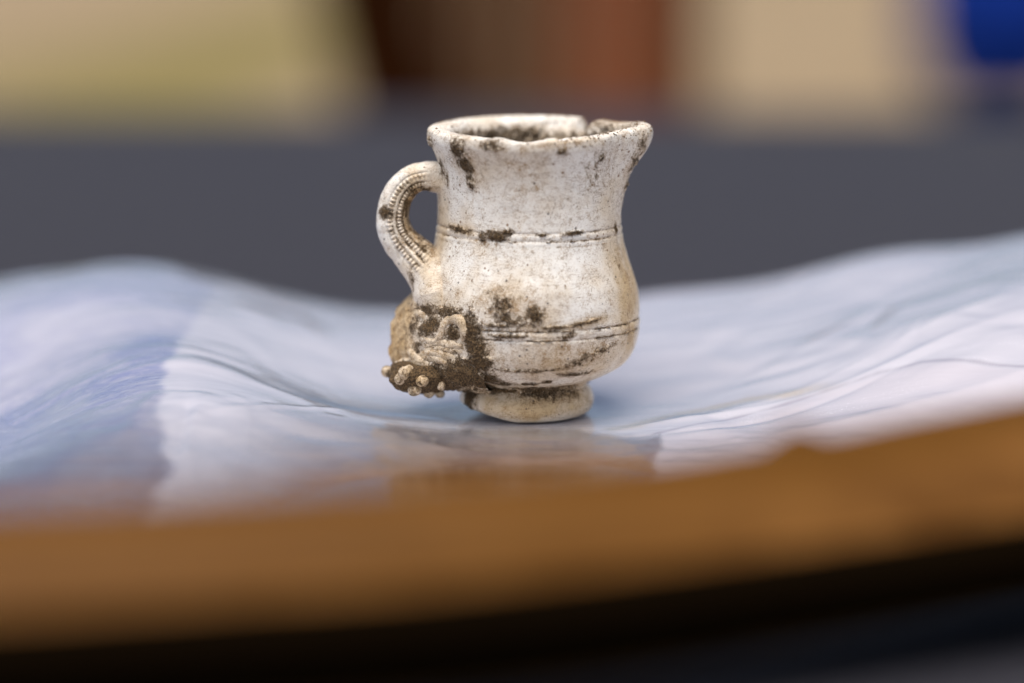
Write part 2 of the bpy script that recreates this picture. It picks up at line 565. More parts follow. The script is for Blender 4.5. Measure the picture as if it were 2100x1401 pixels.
hx = (hc[:, 0] - 1050)[:, None] * KX + acr * hn[:, 0][:, None]
hz = (836 - hc[:, 1])[:, None] * KZ - acr * hn[:, 1][:, None]
hy = dep - 0.4 + 0 * tt[:, None] + np.interp(tt, [0, .6, 1], [0, -0.6, -3.5])[:, None]
H = np.stack([hx, hy, hz], -1)
hnv = np.stack([cx * hn[:, 0][:, None], cy + 0 * hn[:, :1], -cx * hn[:, 1][:, None]], -1)
H += hnv * ((fbm(H, 0.35, 3, 21) - 0.5) * 0.35 + (fbm(H, 1.8, 2, 22) - 0.5) * 0.08)[..., None]
hcav = np.clip(0.55 - relief * 2.4, 0, 1) * face * endw[:, None] * sstep(t_, -0.36, -0.28)

# ---- broken stem stub
NS, NQ = 150, 220
ss = np.linspace(0, 1, NS)
dirS = np.array([math.cos(R(170)), math.sin(R(170)), 0.0]); side = np.array([-dirS[1], dirS[0], 0.0])   # side points towards -y
if side[1] > 0: side = -side
length = np.interp(ss, [0, .9, 1], [4.0, 17.8, 17.8])
closef = np.interp(ss, [0, .9, .93, 1], [1, 1, 0.86, 0.05])
wS = np.interp(length, [4, 9, 14, 17.6], [12.2, 10.8, 8.2, 5.0])
upS = np.interp(length, [4, 10, 12.5, 14.5, 16.5, 18.3], [10.5, 11.4, 10.2, 8.6, 6.4, 4.6])
dnS = np.interp(length, [4, 10, 14, 17.6], [5.0, 4.8, 4.6, 4.3])
q = np.linspace(0, 2 * math.pi, NQ, endpoint=False)
cq, sq = np.cos(q), np.sin(q)
e2 = 0.7
a1 = np.sign(cq) * np.abs(cq) ** e2; b1 = np.sign(sq) * np.abs(sq) ** e2
zc = zpx(706)
lat = a1[None] * (wS * closef)[:, None]
ver = np.where(b1[None] > 0, b1[None] * (upS * closef)[:, None], b1[None] * (dnS * closef)[:, None])
base = np.array([(1090 - 1050) * KX, 0, 0])
Sx = base + dirS * length[:, None, None] + side * lat[..., None] + np.array([0, 0, 1.0]) * (zc + ver[..., None])
jag = (fbm(Sx, 0.7, 4, 31) - 0.5)
Sx += dirS * (jag * 1.3 * sstep(ss, 0.8, 0.93)[:, None])[..., None]
outn = side * a1[None, :, None] + np.array([0, 0, 1.0]) * b1[None, :, None]
Sx += outn * ((fbm(Sx, 0.45, 3, 32) - 0.5) * 1.0)[..., None]

# ---- cluster under the stub
def blob(c, r, nu=90, nv=120, amp=0.9, sc=0.5, seed=41):
    a = np.linspace(-math.pi / 2, math.pi / 2, nu)[:, None]; b = np.linspace(0, 2 * math.pi, nv, endpoint=False)[None]
    N = np.stack([np.cos(a) * np.cos(b), np.cos(a) * np.sin(b), np.sin(a) + 0 * b], -1)
    V = np.array(c) + N * np.array(r)
    V = V + N * ((fbm(V, sc, 4, seed) - 0.5) * amp)[..., None]
    return V
def w3(px, yy, y):      # photo pixel at world depth y (mm)
    d = rt * (px - 1050) - up * (yy - 700.5) + fw * FPX
    t = (y - CAM[1]) / d[1]
    return CAM + d * t
cl = w3(866, 770, -4.5)
CL = blob(cl, (4.3, 4.4, 2.3), amp=1.5, sc=.6)
CL2 = blob(w3(930, 764, -4.6), (4.2, 4.0, 2.1), amp=1.4, seed=47)

# ---- BVH of the pot for placing marks and relief on its surface
def tri_bvh(parts):
    vs, fs, off = [], [], 0
    for V, F in parts:
        vs.append(V.reshape(-1, 3)); fs.append(F + off); off += V.size // 3
    vs = np.concatenate(vs); fs = np.concatenate(fs)
    return BVHTree.FromPolygons([Vector(v) for v in vs], [tuple(int(i) for i in f) for f in fs])
sub = slice(None, None, 4)
Pc = P[::4, ::4]; Hc = H[::6, ::6]; Sc = Sx[::3, ::4]
bvh = tri_bvh([(Pc, grid_faces(*Pc.shape[:2], True)), (Hc, grid_faces(*Hc.shape[:2], True)), (Sc, grid_faces(*Sc.shape[:2], True)),
               (CL, grid_faces(90, 120, True)), (CL2, grid_faces(90, 120, True))])
def hit(px, yy):
    d = rt * (px - 1050) - up * (yy - 700.5) + fw * FPX
    p, nrm, i, t = bvh.ray_cast(Vector(CAM), Vector(d).normalized())
    if p is None:
        return w3(px, yy, -3), np.array([0, -1.0, 0])
    nrm = np.array(nrm)
    if nrm @ d > 0: nrm = -nrm
    return np.array(p), nrm

# soil / stain patches, placed as spots on the real surface (px position, half sizes in mm, angle, strength)
SOIL = [(938, 308, 1.3, 1.4, 20, .9), (955, 338, 1.1, 1.5, 50, .9), (965, 372, .7, 1.3, 20, .7), (908, 345, .8, 1.3, 0, .7), (918, 372, .5, 1.0, 0, .6),
        (1018, 484, 1.7, .7, -5, 1.0), (1040, 478, .8, .5, 0, .9), (940, 470, 2.4, .45, -6, .8), (992, 486, .7, .7, 0, .7),
        (1030, 632, 1.7, 2.3, 0, .62), (1096, 648, 1.2, 1.2, 30, .92), (1058, 660, 3.0, .9, 0, .62), (1040, 655, 1.0, .9, 0, .7), (1010, 606, 1.0, .9, 0, .4),
        (1234, 324, .6, .6, 0, .85), (1222, 350, 1.8, 2.6, 0, .32), (1152, 312, .6, .5, 0, .85), (1005, 296, 1.2, .8, 0, .6), (1020, 305, 1., 1., 0, .5),
        (1318, 300, 1.0, 1.8, 10, .5), (1300, 335, 1.0, 1.8, 10, .6), (1286, 372, .8, 2.0, 5, .5), (1175, 478, 1.9, .3, 3, .85), (1112, 482, .8, .25, 0, .8),
        (1262, 468, .5, .8, 0, .7), (1268, 540, .5, 1.6, 0, .35), (1165, 690, 1.4, .5, 6, .6), (1225, 722, 3.0, .6, 14, .55),
        (1200, 662, 3.0, .3, 8, .72), (1140, 672, 2.0, .25, 3, .8), (1020, 668, 2.5, .28, 0, .8), (1040, 690, 2.8, .3, 0, .8), (1190, 742, 2.5, .7, 12, .55),
        (1110, 800, 4.2, 1.1, 0, .8), (1030, 788, 2.0, .8, 0, .8), (1085, 788, 1.1, .6, 0, .95), (1122, 784, .7, .6, 0, .95), (1170, 796, 1.6, 1.1, 0, .6), (1010, 800, 1.6, .8, 0, .6),
        (965, 680, 1.5, 2.5, 0, 1.05), (978, 715, 1.5, 1.6, 20, 1.1), (985, 745, 1.8, 1.2, 0, 1.1), (950, 770, 3.2, 1.9, 0, 1.3), (990, 785, 2.2, 1.3, -20, 1.3), (962, 800, 1.0, 1.3, 0, 1.2),
        (878, 636, 2.4, .8, 0, .85), (882, 670, 2.0, 1.2, 25, 1.05), (930, 682, 1.0, 1.0, 0, 1.1), (920, 640, 2.6, .8, 5, .9), (848, 668, 1.0, 1.4, -20, .7), (860, 705, 1.2, .4, 30, .7), (875, 775, 4.0, 1.6, 0, 1.2), (905, 790, 3, 2, 0, 1.2),
        (845, 575, .6, 1.4, 0, .6), (790, 435, 1.0, .9, 0, .9), (833, 430, .5, 2.5, 0, .7), (868, 392, 1.2, .5, 0, .7), (1245, 262, 1.3, .4, 0, .7),
        (880, 300, .5, 1.5, 0, .7), (960, 742, 2, .5, 0, .9), (855, 720, .5, 1.5, 0, .6), (1090, 762, 6, .35, 0, .62), (1180, 768, 2.5, .5, 0, .75)]
STAIN = [(1070, 350, 2.2, 4.5, 0, .9), (1010, 300, 3, 1.2, 0, .7), (1140, 298, 6, .8, 0, .95), (1050, 632, 4.2, 3.0, 0, .95), (1250, 330, 2.5, 4, 0, .6), (1290, 420, 2, 6, 0, .7),
         (1285, 560, 1.6, 5, 0, .9), (1290, 660, 2.5, 4, 0, .9), (1180, 725, 7, 2.2, 8, .9), (1050, 745, 6, 2, 0, .55), (1130, 800, 6, 2, 0, .9), (900, 420, 1.2, 5, 0, .6), (905, 580, 2.5, 2.5, 0, .5),
         (1000, 500, 2.0, 2.0, 0, .6), (1060, 520, 4, 2, 0, .35), (880, 700, 6, 5, 0, .8), (820, 690, 4, 5, 0, .9), (1150, 440, 5, 1.5, 0, .2), (1100, 480, 10, .8, 0, .35), (1130, 675, 9, 1.2, 3, .6),
         (960, 320, 3, 4, 0, .5), (1180, 600, 5, 3, 0, .25), (830, 480, 3, 6, 0, .45), (800, 560, 3, 3, 0, .4), (1070, 850, 9, 1.2, 0, .7)]
TAN = [(1150, 745, 9, 3.0, 4, .6), (1285, 600, 3.2, 12, 0, .95), (905, 480, 2.2, 9, 0, .6), (1100, 285, 12, .8, 0, .6), (1000, 330, 5, 3, 0, .3), (1060, 640, 5, 3, 0, .35), (1300, 540, 2.2, 9, 0, 1.0), (1295, 680, 3.0, 5, 0, .9), (1230, 740, 5, 3, 0, .7), (1080, 835, 12, 2.4, 0, 1.0), (1180, 820, 6, 3, 0, .7), (1285, 440, 1.2, 6, 0, .5), (1320, 300, 2, 3, 0, .5), (815, 680, 3, 7, 0, 1.0),
       (880, 690, 6, 5, 0, .7), (1150, 290, 8, .7, 0, .5), (850, 440, 1, 6, 0, .7), (940, 470, 3, .8, 0, .6), (1000, 740, 6, 2.5, 0, .35), (1120, 270, 10, .6, 0, .3), (900, 560, 2, 3, 0, .3), (1200, 665, 4, .7, 8, .7)]  # clay discolouration, plus shade on right edge and lower belly painted in
def patchset(lst, V, pw=2.0):
    out = np.zeros(V.shape[:-1])
    for px, yy, rx, ry, ang, st in lst:
        c, nrm = hit(px, yy)
        tv = np.array([0, 0, 1.0]) - nrm * nrm[2]
        tv /= max(np.linalg.norm(tv), 1e-6)
        tu = np.cross(tv, nrm)
        if tu[0] < 0: tu = -tu
        ca, sa = math.cos(R(ang)), math.sin(R(ang))
        u_, v_ = tu * ca + tv * sa, -tu * sa + tv * ca
        D = V - c
        d2 = (D @ u_ / rx) ** 2 + (D @ v_ / ry) ** 2 + (D @ nrm / 3.0) ** 2
        out = np.maximum(out, st * np.exp(-0.75 * d2 ** (pw / 2)))
    return out

soil = patchset(SOIL, P, 2.6)
stain = patchset(STAIN, P)
tan = patchset(TAN, P)
far = sstep(P[..., 1], 0, 6)
soil = np.maximum(soil, 0.46 * far * (~inn))
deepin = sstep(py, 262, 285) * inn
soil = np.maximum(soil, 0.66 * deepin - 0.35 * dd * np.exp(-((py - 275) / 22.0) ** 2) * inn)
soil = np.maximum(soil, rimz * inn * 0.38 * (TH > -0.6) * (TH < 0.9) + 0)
stain = np.maximum(stain, 0.5 * rimz)
# dirt gathered in grooves
gro = np.zeros_like(py)
for yc, ww, st in ((452, 2.0, .24), (467.5, 2.0, .34), (478, 1.6, .2), (637, 2.0, .44), (655, 2.0, .44), (771, 5, .62)):
    gro = np.maximum(gro, st * np.exp(-((py - yc) / ww) ** 2))
gro = gro * (~inn) * (0.45 + 1.1 * sstep(fbm(P, 0.35, 3, 61), 0.38, 0.6))
soil = np.maximum(soil, gro)
stain = np.maximum(stain, gro * 1.2)
# scratches and pin-point specks of dirt in the surface
mark = np.zeros_like(py)
zrow = P[..., 2]
def stamp(t0, z0, fn, reach):
    zc_ = zrow[:620, int((t0 + math.pi) / (2 * math.pi) * NTH) % NTH]
    r0, r1 = np.searchsorted(zc_, z0 - reach), np.searchsorted(zc_, z0 + reach)
    dj = int(reach / 13.5 / (2 * math.pi) * NTH) + 2
    j0 = int((t0 + math.pi) / (2 * math.pi) * NTH)
    js = np.arange(j0 - dj, j0 + dj) % NTH
    if r1 <= r0: return
    U = ((TH[r0:r1][:, js] - t0 + math.pi) % (2 * math.pi) - math.pi) * 13.2
    W = zrow[r0:r1][:, js] - z0
    mark[r0:r1, js] = np.maximum(mark[r0:r1, js], fn(U, W))
for k in range(520):
    t0 = rng.uniform(-math.pi, math.pi); z0 = rng.uniform(4, 36)
    if rng.random() < .35: t0 = rng.normal(-1.2, .5)
    ang = rng.choice([0, .12, -.15, -.45, 1.2, 1.0]) + rng.normal(0, .12)
    if rng.random() < .12: ang = rng.uniform(-1.5, 1.5)
    L = 0.5 + 2.6 * rng.random() ** 2.2; wd = 0.045 + .04 * rng.random(); a0 = .4 + .5 * rng.random(); cv = rng.normal(0, .05)
    def fn(U, W, ang=ang, L=L, wd=wd, a0=a0, cv=cv):
        s_ = U * math.cos(ang) + W * math.sin(ang); d_ = -U * math.sin(ang) + W * math.cos(ang) - cv * s_ * s_ / L
        return a0 * np.exp(-(d_ / wd) ** 2) * (1 - sstep(np.abs(s_), L * .5, L * .75)) * (.6 + .4 * np.sin(s_ * 9 + U * 3))
    stamp(t0, z0, fn, L)
for k in range(650):
    t0 = rng.uniform(-math.pi, math.pi); z0 = rng.uniform(1, 37)
    if rng.random() < .6: t0 = rng.choice([-2.75, -.35, -2.4, -.15]) + rng.normal(0, .22)
    rr_ = .05 + .15 * rng.random() ** 3; el_ = rng.uniform(.6, 1.5)
    stamp(t0, z0, lambda U, W, rr_=rr_, el_=el_: .95 * np.exp(-((U / rr_ * el_) ** 2 + (W / rr_) ** 2) ** 2), .6)
mark *= ~inn
# caked soil stands proud
def cake(V, N, s, seed):
    m_ = sstep(s + (fbm(V, 1.3, 5, seed) - 0.5) * 1.0, 0.45, 0.75)
    V += N * (m_ * (0.10 + 0.34 * fbm(V, 2.6, 3, seed + 1)))[..., None]
cake(P, np.where(inn[..., None], -rad, rad), soil, 71)

root = empty('clay_pipe_bowl', (X0, 0, 0), 'soil stained white clay pipe bowl shaped like a small pitcher on the plastic bag', 'clay pipe')
O = np.array([X0, 0, 0])
def part(name, V, F, attrs, parent=root, mat=None):
    return meshobj(name, V.reshape(-1, 3) - O, F, mat or MCLAY, parent, attrs=attrs)

cut = int(np.argmin(np.abs(po[:, 0] - 771.5) + (np.arange(620) < 60) * 50))
f = part('foot', P[:cut + 1], grid_faces(cut + 1, NTH, True), dict(mark=mark[:cut + 1], soil=soil[:cut + 1], stain=stain[:cut + 1], tan=tan[:cut + 1]))
b = part('bowl', P[cut:], grid_faces(NR - cut, NTH, True), dict(mark=mark[cut:], soil=soil[cut:], stain=stain[cut:], tan=tan[cut:]))

hs = np.maximum(patchset(SOIL, H, 2.4), hcav * 0.80)
inner_edge = sstep(-cx, 0.45, 0.9) * endw[:, None]
hs = np.maximum(hs, inner_edge * 0.55)
hst = np.maximum(patchset(STAIN, H), 0.75 * inner_edge + hcav * .8)
htn = np.maximum(patchset(TAN, H), 0.5 * inner_edge + 0.35 * face * sstep(t_, -0.35, -0.2))
hd = part('handle', H, grid_faces(620, NP, True), dict(soil=hs, stain=hst, tan=np.broadcast_to(htn, hs.shape)))

s_s = np.maximum(patchset(SOIL, Sx, 2.4), 0.5 * sstep(Sx[..., 2], zpx(738), zpx(750)))
s_s = np.maximum(s_s, 0.30 * sstep(fbm(Sx, 0.4, 2, 81), .3, .6))
endf = sstep(length, 12.5, 16.0)[:, None]
s_t = np.maximum(patchset(STAIN, Sx) * .7, .35 + .6 * endf + 0 * s_s)
cake(Sx, outn, s_s, 73)
st = part('stem_stub', Sx, grid_faces(NS, NQ, True), dict(soil=s_s, stain=s_t, tan=.30 + .6 * endf + 0 * s_s))

def tubemesh(C, rad_, nseg=14, flat=None, nrm=None):
    C = np.array(C); T = np.gradient(C, axis=0); T /= np.linalg.norm(T, axis=1)[:, None]
    out = []
    for i in range(len(C)):
        n1 = nrm[i] - T[i] * (T[i] @ nrm[i]); n1 /= np.linalg.norm(n1)
        n2 = np.cross(T[i], n1)
        a = np.linspace(0, 2 * math.pi, nseg, endpoint=False)
        out.append(C[i] + rad_[i] * (np.outer(np.cos(a), n1) * (flat or 1) + np.outer(np.sin(a), n2)))
    return np.array(out)
def relief_tube(name, pix, radii, n, parent, lift=0.0, flat=1.0, soilv=0.25, label=None):
    radii = [r_ * 1.12 for r_ in radii]; lift -= .13; soilv += .13; flat = flat * .66
    c2 = catmull(pix, n)
    rr = np.interp(np.linspace(0, 1, n), np.linspace(0, 1, len(radii)), radii)
    rr = rr * np.clip(np.minimum(np.arange(n) + .3, n - 1 - np.arange(n) + .3) / 4.0, 0.05, 1) ** .5
    hits = [hit(a, b_) for a, b_ in c2]
    Cc = np.array([h_[0] for h_ in hits]); Nn = np.array([h_[1] for h_ in hits])
    for _ in range(6):
        Cc[1:-1] = (Cc[:-2] + Cc[2:] + 2 * Cc[1:-1]) / 4
        Nn[1:-1] = (Nn[:-2] + Nn[2:] + 2 * Nn[1:-1]) / 4
    Cc = Cc + Nn * lift
    V = tubemesh(Cc, rr, nrm=Nn, flat=flat)
    V = V + (fbm(V, 1.3, 3, 91)[..., None] - .5) * 0.2
    sv = soilv + 0 * V[..., 0]
    return part(name, V, grid_faces(n, 14, True), dict(soil=sv, stain=.45 + 0 * sv, tan=.62 + 0 * sv), parent)

relief_tube('scroll', [(868, 692), (880, 701), (894, 699), (904, 688), (908, 672), (916, 659), (930, 653), (944, 658), (952, 671), (953, 686), (946, 697)], [.18, .34, .36, .4, .45, .6, .72, .62, .35], 90, st, .14, flat=1.0, soilv=.06)
relief_tube('scroll', [(850, 647), (858, 643), (867, 647), (870, 657)], [.2, .5, .4, .2], 30, st, .1, flat=.9, soilv=.12)
for pix, rr in (([(868, 712), (895, 704), (925, 707), (955, 714)], [.2, .42, .5, .15]), ([(866, 721), (890, 715), (925, 718), (952, 722)], [.2, .4, .42, .15]),
                ([(856, 730), (880, 724), (915, 729), (950, 746)], [.3, .5, .55, .12]), ([(850, 738), (872, 733), (900, 738), (930, 750)], [.3, .5, .5, .12]),
                ([(836, 716), (848, 728), (862, 740), (884, 750)], [.3, .55, .6, .2]), ([(808, 744), (830, 738), (858, 744), (890, 752)], [.2, .4, .5, .2])):
    relief_tube('leaf', pix, rr, 50, st, .06, flat=1.0, soilv=.12)

def capsule_attr(V, s_, t_v, tn):
    z_ = 0 * V[..., 0]
    return dict(soil=s_ + z_, stain=t_v + z_, tan=tn + z_)
gc = part('grape_cluster', CL, grid_faces(90, 120, True), capsule_attr(CL, 1.05, .8, .8))
part('soil_lump', CL2, grid_faces(90, 120, True), capsule_attr(CL2, 1.25, .8, .8))
for px, yy, r_ in ((794, 762, .85), (819, 777, .78), (831, 764, .9), (866, 783, .85), (851, 800, .88), (880, 806, .68), (905, 792, .6), (838, 757, .6), (902, 807, .62)):
    c, nrm = hit(px, yy)
    if px < 800: c = w3(px, yy, -3.5)
    V = blob(c - nrm * 0.12 * r_, (r_, r_ * .9, r_ * .95), 20, 26, 0.35, 1.0, int(px))
    part('grape', V, grid_faces(20, 26, True), capsule_attr(V, .36, .5, .7), gc)

# loose crumbs of soil on the pot (uncountable)
msoil = NT('soil_crumb_earth')
v_ = msoil.coords()
msoil.l(msoil.mix(msoil.noise(v_, 2.0, 3), (0.06, 0.04, 0.022), (0.30, 0.21, 0.12)), msoil.b.inputs['Base Color'])
msoil.b.inputs['Roughness'].default_value = 0.95
ico = bmesh.new(); bmesh.ops.create_icosphere(ico, subdivisions=1, radius=1.0)
iv = np.array([v.co[:] for v in ico.verts]); ifc = np.array([[v.index for v in f_.verts] for f_ in ico.faces]); ico.free()
front = np.where((soil.ravel() > 0.62) & (P[..., 1].ravel() < 3))[0]
rimsel = np.where(((rimz > 0.7) & (P[..., 0] > 4) & (TH > -1.25)).ravel())[0]
rim2 = np.where((rimz > 0.9).ravel())[0]
pick = np.concatenate([rng.choice(front, 1500), rng.choice(rimsel, 260), rng.choice(rim2, 110)])
CV, CF = [], []
Pf = P.reshape(-1, 3); radf = rad.reshape(-1, 3)
for k, i in enumerate(pick):
    r_ = 0.05 + 0.11 * rng.random() ** 3
    c = Pf[i] + (radf[i] * r_ * 0.3 if k < 1500 else np.array([0, 0, r_ * .4]))
    CV.append(c + iv * r_ * (0.7 + 0.6 * rng.random((len(iv), 1)))); CF.append(ifc + 12 * k if len(iv) == 12 else ifc + len(iv) * k)
cr = part('soil_crumbs', np.concatenate(CV), np.concatenate(CF), None, root, msoil.m)
cr['kind'] = 'stuff'

# ------------------------------------------------------------------ BOARD in front (out of focus)
def board_material():
    m = NT('varnished_brown_wood')
    v = m.coords()
    mp = m.n('ShaderNodeMapping'); mp.inputs['Scale'].default_value = (0.025, 0.12, 0.12)
    m.l(v, mp.inputs[0])
    f_ = m.noise(mp.outputs[0], 1.0, 6, 0.6, 0.8)
    c = m.mix(m.ramp(f_, 0.3, 0.7), (0.108, 0.042, 0.006), (0.205, 0.090, 0.020))
    c = m.mix(m.attr('rear_shade'), c, (0.105, 0.040, 0.0005))
    m.l(c, m.b.inputs['Base Color'])
    m.b.inputs['Roughness'].default_value = 0.5
    m.b.inputs['Specular IOR Level'].default_value = 0.12
    m.l(m.bump(f_, 0.3, 0.0004), m.b.inputs['Normal'])
    return m.m
bxs = np.linspace(-150, 150, 240)
def smooth_(a_):
    return np.convolve(np.pad(a_, 12, 'edge'), np.ones(25) / 25, 'valid')
KL = 0.889
LX = np.array([-150, -48, -43, 0, 25, 50, 54, 150]) * KL
back = smooth_(np.interp(bxs, np.array([-150, -46, 0, 54, 150]) * KL, (np.array([-122, -99, -89, -54, 8]) + 314.3) * KL - 314.3))
front_ = smooth_(np.interp(bxs, np.array([-150, -39, 0, 46, 150]) * KL, (np.array([-140, -111, -101, -79, -24]) + 314.3) * KL - 314.3))
topz = smooth_(np.interp(bxs, np.array([-150, -46, 0, 25, 54, 150]) * KL, 60.9 - (60.9 - np.array([12.6, 13.1, 13.4, 13.6, 15.4, 17])) * KL))
frz = smooth_(np.interp(bxs, np.array([-150, -39, 0, 46, 150]) * KL, 60.9 - (60.9 - np.array([6.6, 6.6, 6.2, 5.8, 5.8])) * KL))
bumpx = np.exp(-((bxs - 25.5) / 3.4) ** 2)
nb = 64
a = np.linspace(0, 2 * math.pi, nb, endpoint=False)
ca = np.sign(np.cos(a)) * np.abs(np.cos(a)) ** 0.55; sa = np.sign(np.sin(a)) * np.abs(np.sin(a)) ** 0.7
mid_y = (back + front_) / 2; hw = (back - front_) / 2
zb = TZ + 0.15
BV = np.zeros((240, nb, 3))
BV[..., 0] = bxs[:, None]
BV[..., 1] = mid_y[:, None] + hw[:, None] * ca[None]
tz_ = frz[:, None] + (topz - frz)[:, None] * (ca[None] + 1) / 2
BV[..., 2] = (tz_ + zb) / 2 + sa[None] * (tz_ - zb) / 2
# knot standing up on the rear edge
wgt = bumpx[:, None] * sstep(BV[..., 1], mid_y[:, None] + 6, back[:, None] - 1) * (sa[None] > 0)
BV[..., 2] += wgt * 2.2
BV += ((fbm(BV, 0.04, 3, 101) - 0.5) * 1.4)[..., None] * np.array([0, 0.6, 0.35]) * (BV[..., 2:3] > 0)
bo = np.array([0, -90, TZ])
tray = empty('wooden_tray', bo, 'brown wooden tray with a rounded front lip under the plastic bag', 'tray')
MBOARD = board_material()
BV[..., 2] = np.where(BV[..., 2] < 10.4, 10.4 + (BV[..., 2] - 10.4) * 0.04, BV[..., 2])
rear_sh = sstep(BV[..., 1] + 6 * (fbm(BV, 0.03, 3, 140) - .5), back[:, None] - 14, back[:, None] - 5) * (0.75 + 0.25 * sstep(BV[..., 0], 0, 30))  # darker tone of the tilted rear edge, painted into the colour
meshobj('front_lip', (BV - bo).reshape(-1, 3), grid_faces(240, nb, True), MBOARD, tray, attrs=dict(rear_shade=rear_sh))
mdk = simple('lip_shade_black', (0.006, 0.0035, 0.0015), 0.9, spec=0.0)  # near-black strip: shade beneath the lip put into the colour
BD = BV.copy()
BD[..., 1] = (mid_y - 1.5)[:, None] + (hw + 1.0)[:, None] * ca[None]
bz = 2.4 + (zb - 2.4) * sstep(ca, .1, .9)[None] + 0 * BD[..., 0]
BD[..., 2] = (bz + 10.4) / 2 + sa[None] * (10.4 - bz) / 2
meshobj('lip_shade_strip', (BD - bo).reshape(-1, 3), grid_faces(240, nb, True), mdk, tray)
FT = TZ + 1.4
# tray floor: from the lip back to behind the pot
nfx = 60
fx = np.linspace(-104, 104, nfx); fb = np.interp(fx, bxs, back) + .3
ring = [(TZ + .1, fb), (FT, fb), (FT, 0 * fb + 60), (TZ + .1, 0 * fb + 60)]
FV = np.array([[(x_, yy_[i_], zz_) for i_, x_ in enumerate(fx)] for zz_, yy_ in ring])
meshobj('floor_panel', (FV - bo).reshape(-1, 3), [tuple(f_) for f_ in grid_faces(4, nfx).tolist()] + [tuple(3 * nfx + k for k in range(nfx)) + tuple(nfx - 1 - k for k in range(nfx))], MBOARD, tray, smooth=False)

# ------------------------------------------------------------------ PLASTIC BAG
ctl = np.array([(2, 0, -.12), (-7, -7, -.12), (11, -7, -.12), (2, -12, -.15), (2, 8, -.12), (-67, 0, -1.5), (-46, 2, 7.3), (-34, 4, 5.0), (-20, 2, .6), (29, 2, 2.0), (54, 4, 9.0), (80, 10, 13),
                (-95, 0, -1), (-100, 60, 7.5), (-78, 60, 9.2), (-61, 60, 11.4), (-45, 60, 9.2), (-22, 60, 3.6), (-8, 60, 3.2), (6, 60, 4.2), (19.5, 60, 6.0), (48, 60, 10.6), (64, 60, 13.0), (71, 60, 14.8), (80, 60, 15.4), (112, 60, 16),
                (-112, 35, 5), (112, 30, 15), (0, 32, 2.2), (-62, 30, 9.6), (50, 30, 9.0), (-30, 32, 4.6), (24, 32, 4.4), (-95, -40, -1.6), (-60, -40, .5), (-42, -35, 3.0), (-20, -38, -1.2), (15, -35, -1.5), (55, -25, 1.5), (95, -10, 5),
                (-110, -130, -1), (-60, -120, -1), (0, -112, -1), (50, -80, -1), (100, -30, 2)], float)
def rbf(ctl, Q):
    d = np.linalg.norm(ctl[:, None, :2] - ctl[None, :, :2], axis=-1)
    s0 = 30.0
    ker = lambda r: np.sqrt(1 + (r / s0) ** 2)
    A = ker(d) + 1e-3 * np.eye(len(ctl))
    mean = 0.0
    wv = np.linalg.solve(A, ctl[:, 2] - mean)
    out = np.zeros(Q.shape[0])
    for i in range(len(ctl)):
        out += wv[i] * ker(np.linalg.norm(Q - ctl[i, :2], axis=-1))
    return out + mean
NX, NY = 620, 520
bx = np.linspace(-118, 118, NX)
bk = np.interp(bx, bxs, back)
v01 = np.linspace(0, 1, NY)
BX = np.broadcast_to(bx[None], (NY, NX)).copy()
y0 = bk[None] + 3.0
BY = y0 + (100 - y0) * v01[:, None]
hz_ = rbf(ctl, np.stack([BX.ravel(), BY.ravel()], 1)).reshape(NY, NX)
Q3 = np.stack([BX, BY, 0 * BX], -1)
# wrinkles: radiating and drawn out, in object space
def warp(Q, ang, sx, sy, seed):
    c_, s_ = math.cos(ang), math.sin(ang)
    u = (Q[..., 0] * c_ + Q[..., 1] * s_) * sx; v = (-Q[..., 0] * s_ + Q[..., 1] * c_) * sy
    wv = (fbm(Q, 0.05, 2, seed + 3) - .5) * 3
    return np.stack([u + wv, v + wv, 0 * u], -1)
wr = (fbm(warp(Q3, R(20), .02, .10, 1), 1, 2, 111) - .5) * 0.8 * sstep(BX, 5, 40)
wr += (fbm(warp(Q3, R(-25), .02, .10, 2), 1, 2, 112) - .5) * 0.7 * sstep(-BX, 10, 40)
wr += (fbm(warp(Q3, R(5), .04, .07, 3), 1, 2, 113) - .5) * 0.5
frontw = 1 - sstep(BY, -18, -9)
wr += ((fbm(Q3, 0.16, 3, 115) - .5) * 0.45 + (fbm(warp(Q3, R(-10), .08, .3, 5), 1, 2, 116) - .5) * .25) * frontw
# sharp creases
def crease(x0, y0_, x1, y1, h, wd):
    global wr
    L = math.hypot(x1 - x0, y1 - y0_); ux, uy = (x1 - x0) / L, (y1 - y0_) / L
    s_ = (BX - x0) * ux + (BY - y0_) * uy; d_ = -(BX - x0) * uy + (BY - y0_) * ux
    d_ = d_ + 1.2 * np.sin(s_ * 0.11 + x0)
    wr = wr + 0.38 * h * np.exp(-(np.abs(d_) / (wd * 1.3)) ** 1.5) * sstep(s_, -2, L * .25) * (1 - sstep(s_, L * .7, L + 4))
for cc in ((10, -14, 70, 8, .8, .9), (12, -17, 60, 0, -.5, .8), (18, -10, 75, 18, .6, 1.2), (25, 5, 60, 35, .4, 1.2), (30, -20, 80, -4, .9, 1.4), (20, 20, 45, 60, .4, 1.5),
           (-20, 10, -42, 45, .3, 1.8), (-22, 4, -40, 25, .2, 1.6), (-26, -2, -44, 12, .2, 1.2), (-45, -10, -44, -60, .8, .8), (-41, -12, -39, -58, -.6, .6), (-38, -14, -35, -58, .6, .6), (-34, -16, -30, -52, .4, .6),
           (-46, 2, -80, -6, .5, .6), (-50, 8, -85, 4, .35, .6), (-20, -6, -42, -30, .35, .7), (-18, -12, -34, -34, .15, 1.2), (-12, -20, 20, -28, .3, 1.2)):
    crease(*cc)
flat = 1 - np.exp(-((BX - 2) / 16) ** 4 - ((BY + 1) / 15) ** 4)
hz_ = hz_ + wr * (0.12 + 0.88 * flat)
